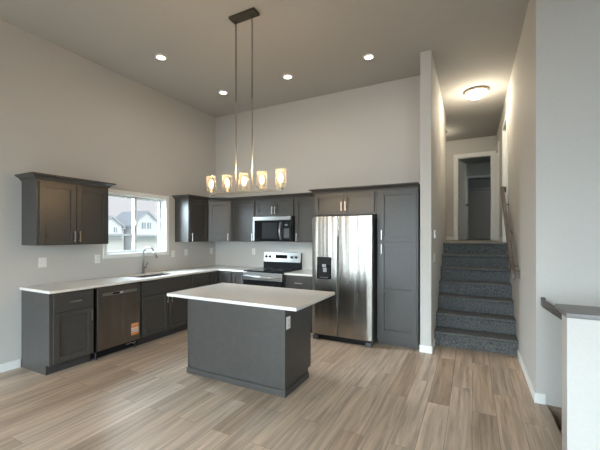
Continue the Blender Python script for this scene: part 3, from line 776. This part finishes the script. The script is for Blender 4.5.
# ------------------------------------------------------------------ lights
# recessed cans
def point(name, loc, power, color, r=.04, parent=None, spot=None):
    d = bpy.data.lights.new(name, 'SPOT' if spot else 'POINT'); d.energy = power; d.color = color; d.shadow_soft_size = r
    if spot: d.spot_size = R(spot); d.spot_blend = 1.0
    o = bpy.data.objects.new(name, d); COL.objects.link(o); o.location = loc
    if parent: o.parent = parent
    return o
WARM = (1.0, 0.88, 0.74)
cans = [((-3.667, 3.08), 'recessed ceiling light nearest the left wall and the viewer'),
        ((-3.66, 4.315), 'recessed ceiling light close to the back left corner of the ceiling'),
        ((-2.44, 4.325), 'recessed ceiling light just right of the chandelier rods'),
        ((-1.215, 4.335), 'rightmost recessed ceiling light, above the refrigerator')]
proto = None
for (x_, y_), lab in cans:
    if proto is None:
        t = thing('recessed_light', lab, 'ceiling light', (x_, y_, ZC), 0, 'recessed lights in the kitchen ceiling')
        MB().lathe([(.052, -.012), (.058, -.014), (.078, -.006), (.080, -.0005), (.052, -.0005)], (0, 0, 0), 28).build('trim_ring', 'plastic_white', t, 0, True)
        MB().lathe([(0, -.010), (.052, -.010), (.052, -.002), (0, -.002)], (0, 0, 0), 24).build('lens', 'lamp_lens', t)
        point('can_lamp', (0, 0, -.03), CAN_W, WARM, .05, t, 165)
        proto = t
    else:
        t = copy_tree(proto); t.location = (x_, y_, ZC); t['label'] = lab

# chandelier
CY = 2.90
ch = thing('chandelier', 'linear chandelier with five glowing glass cylinders hung over the island', 'chandelier', (-2.175, CY, 1.966))
cz = ZC-1.966
box(-.165, .165, -.055, .055, cz-.03, cz-.001).build('canopy', 'bronze', ch, .003)
for sgn in (-1, 1):
    x_ = sgn*.107
    # chain of links then a rod
    cn = MB(); zt = cz-.03; zb = .98; nl = 26
    for k in range(nl):
        z_ = zt-(zt-zb)*(k+.5)/nl; hl = (zt-zb)/nl*.68; pts = []
        for j in range(13):
            a = 2*PI*j/12
            u, v = .0085*math.cos(a), hl*math.sin(a)
            pts.append((x_+(u if k % 2 else 0), (0 if k % 2 else u), z_+v))
        cn.tube(pts, .0022, 6, False)
    cn.build('chain', 'bronze', ch, 0, True)
    MB().tube([(x_, 0, .018), (x_, 0, .99)], .0075, 10).build('rod', 'aged_nickel', ch, 0, True)
br_ = MB(); br_.box(-.475, .475, -.015, .015, -.012, .014); br_.build('bar', 'aged_nickel', ch, .003)
for i in range(5):
    x_ = -.458+.229*i
    su = MB(); su.lathe([(0, .014), (.030, .014), (.032, .022), (.014, .030), (.013, .075), (0, .075)], (x_, 0, 0), 18); so = su.build('lamp_socket', 'aged_nickel', ch, 0, True)
    gs = MB(); gs.lathe([(.020, .026), (.054, .030), (.056, .036), (.056, .205), (.0535, .205), (.0535, .037), (.020, .029)], (x_, 0, 0), 28)
    gs.build('glass_shade', 'shade_glass', ch, 0, True)
    bb_ = MB(); bb_.lathe([(0, .075), (.012, .078), (.016, .092), (.021, .115), (.020, .135), (.012, .155), (0, .163)], (x_, 0, 0), 16)
    bb_.build('bulb', 'bulb_glow', ch, 0, True)
    point('bulb_lamp', (x_, 0, .185), BULB_W, (1.0, .66, .34), .02, ch)

# flush dome lights over the stairs and landing
def flush(label, loc, watts):
    t = thing('dome_light', label, 'ceiling light', loc, 0)
    MB().lathe([(0, 0), (.185, 0), (.19, -.015), (.175, -.03), (.165, -.034), (0, -.034)], (0, 0, 0), 36).build('pan', 'aged_nickel', t, 0, True)
    MB().lathe([(.165, -.030), (.16, -.055), (.14, -.085), (.10, -.108), (.05, -.12), (0, -.123)], (0, 0, 0), 36).build('dome', 'dome_glow', t, 0, True)
    MB().lathe([(0, -.12), (.012, -.122), (.014, -.132), (.006, -.142), (0, -.144)], (0, 0, 0), 14).build('finial', 'bronze', t, 0, True)
    point('dome_lamp', (0, 0, -.24), watts, (1.0, .88, .68), .12, t)
    return t
flush('glowing dome ceiling light above the carpeted stairs', (.06, 6.17, ZC-.001), HALL_W)
flush('second dome ceiling light above the landing, mostly hidden by the stair wall', (-.70, 8.30, ZC-.001), HALL_W*.25)

# ------------------------------------------------------------------ outdoors through the kitchen window
GZ = -2.5
struct(box(-130, -4.76, -60, 110, GZ-.3, GZ).build('ground', 'lawn'))
struct(box(-130, 60, -80, YS-.6, GZ-.3, GZ+.001).build('ground_south', 'bounce_ground'))  # unseen ground, made pale to bounce daylight up into the room
def gable_house(label, x, y0, y1, wallz, peakz, depth, ridge_along_x=True, wins=(), garage=None):
    t = thing('house', label, 'house', (x, (y0+y1)/2, GZ))
    hw = (y1-y0)/2; hz = wallz-GZ; pz = peakz-GZ
    if ridge_along_x:
        MB().prism_x([(-hw, 0), (hw, 0), (hw, hz), (0, pz), (-hw, hz)], -depth, 0).build('wall', 'siding_white', t)
        sl = (pz-hz)/hw; r_ = MB()
        for sg in (-1, 1):
            r_.prism_x([(sg*(hw+.35), hz-.35*sl), (0, pz), (0, pz+.22), (sg*(hw+.35), hz-.35*sl+.22)], -depth-.3, .3)
        r_.build('roof', 'roof_shingle', t)
    else:
        MB().box(-depth, 0, -hw, hw, 0, hz).build('wall', 'siding_white', t)
        MB().prism_y([(.4, hz-.05), (-depth/2, pz), (-depth-.4, hz-.05)], -hw-.35, hw+.35).build('roof', 'roof_shingle', t)
    for (a, b_, za, zb) in wins:
        w_ = MB().box(0, .06, a-(y0+y1)/2, b_-(y0+y1)/2, za-GZ, zb-GZ).build('window', 'house_window', t)
        MB().box(.0, .08, (a+b_)/2-(y0+y1)/2-.06, (a+b_)/2-(y0+y1)/2+.06, za-GZ, zb-GZ).build('mullion', 'siding_white', w_)
    if garage:
        a, b_, za, zb = garage
        MB().box(0, 1.2, a-(y0+y1)/2, b_-(y0+y1)/2, zb-GZ, zb-GZ+.25).build('porch_roof', 'roof_shingle', t)
        MB().box(0, .05, a-(y0+y1)/2+.3, b_-(y0+y1)/2-.3, 0, zb-GZ-.35).build('garage_door', 'trim_white', t)
    return t
h0 = gable_house('white gabled house seen through the right pane of the kitchen window', -40, 28.95, 33.6, 2.9, 4.7, 5.0, True, [(30.45, 31.0, 2.45, 3.25), (31.3, 31.85, 2.45, 3.25)], (28.8, 33.6, -1, 1.35))
MB().box(-5, -.6, 2.4, 9.5, 0, 5.3).build('wall', 'siding_white', h0)
MB().prism_y([(-.2, 5.2), (-2.8, 7.15), (-5.4, 5.2)], .3, 9.9).build('roof', 'roof_shingle', h0)
h1 = gable_house('white house with a lower gray roof seen through the left pane of the kitchen window', -40, 24.7, 27.5, 2.75, 3.75, 5.0, True, [(26.45, 26.85, 1.9, 2.5)], (24.3, 27.9, -1, 1.45))
MB().box(-4.6, -.6, 1.0, 2.1, 0, 4.9).build('wall', 'siding_white', h1)
MB().prism_y([(-.2, 4.8), (-2.6, 6.2), (-5.0, 4.8)], .2, 2.25).build('roof', 'roof_shingle', h1)
bush = thing('shrub', 'small teal-green shrub outside, low in the left pane of the window', 'shrub', (-30, 20.2, GZ))
mb = MB(); random.seed(3)
for k in range(26):
    a = random.uniform(0, 2*PI); r_ = random.uniform(0, .8); z_ = random.uniform(.9, 2.2); s_ = random.uniform(.25, .42)
    mb.lathe([(0, -s_), (s_*.7, -s_*.6), (s_, 0), (s_*.7, s_*.6), (0, s_)], (r_*math.cos(a), r_*math.sin(a)*1.2, z_), 8)
mb.build('foliage', 'leaf_teal', bush, 0, False)
MB().tube([(0, 0, 0), (0, 0, 1.4)], .07, 8).build('stem', 'rail_wood', bush)
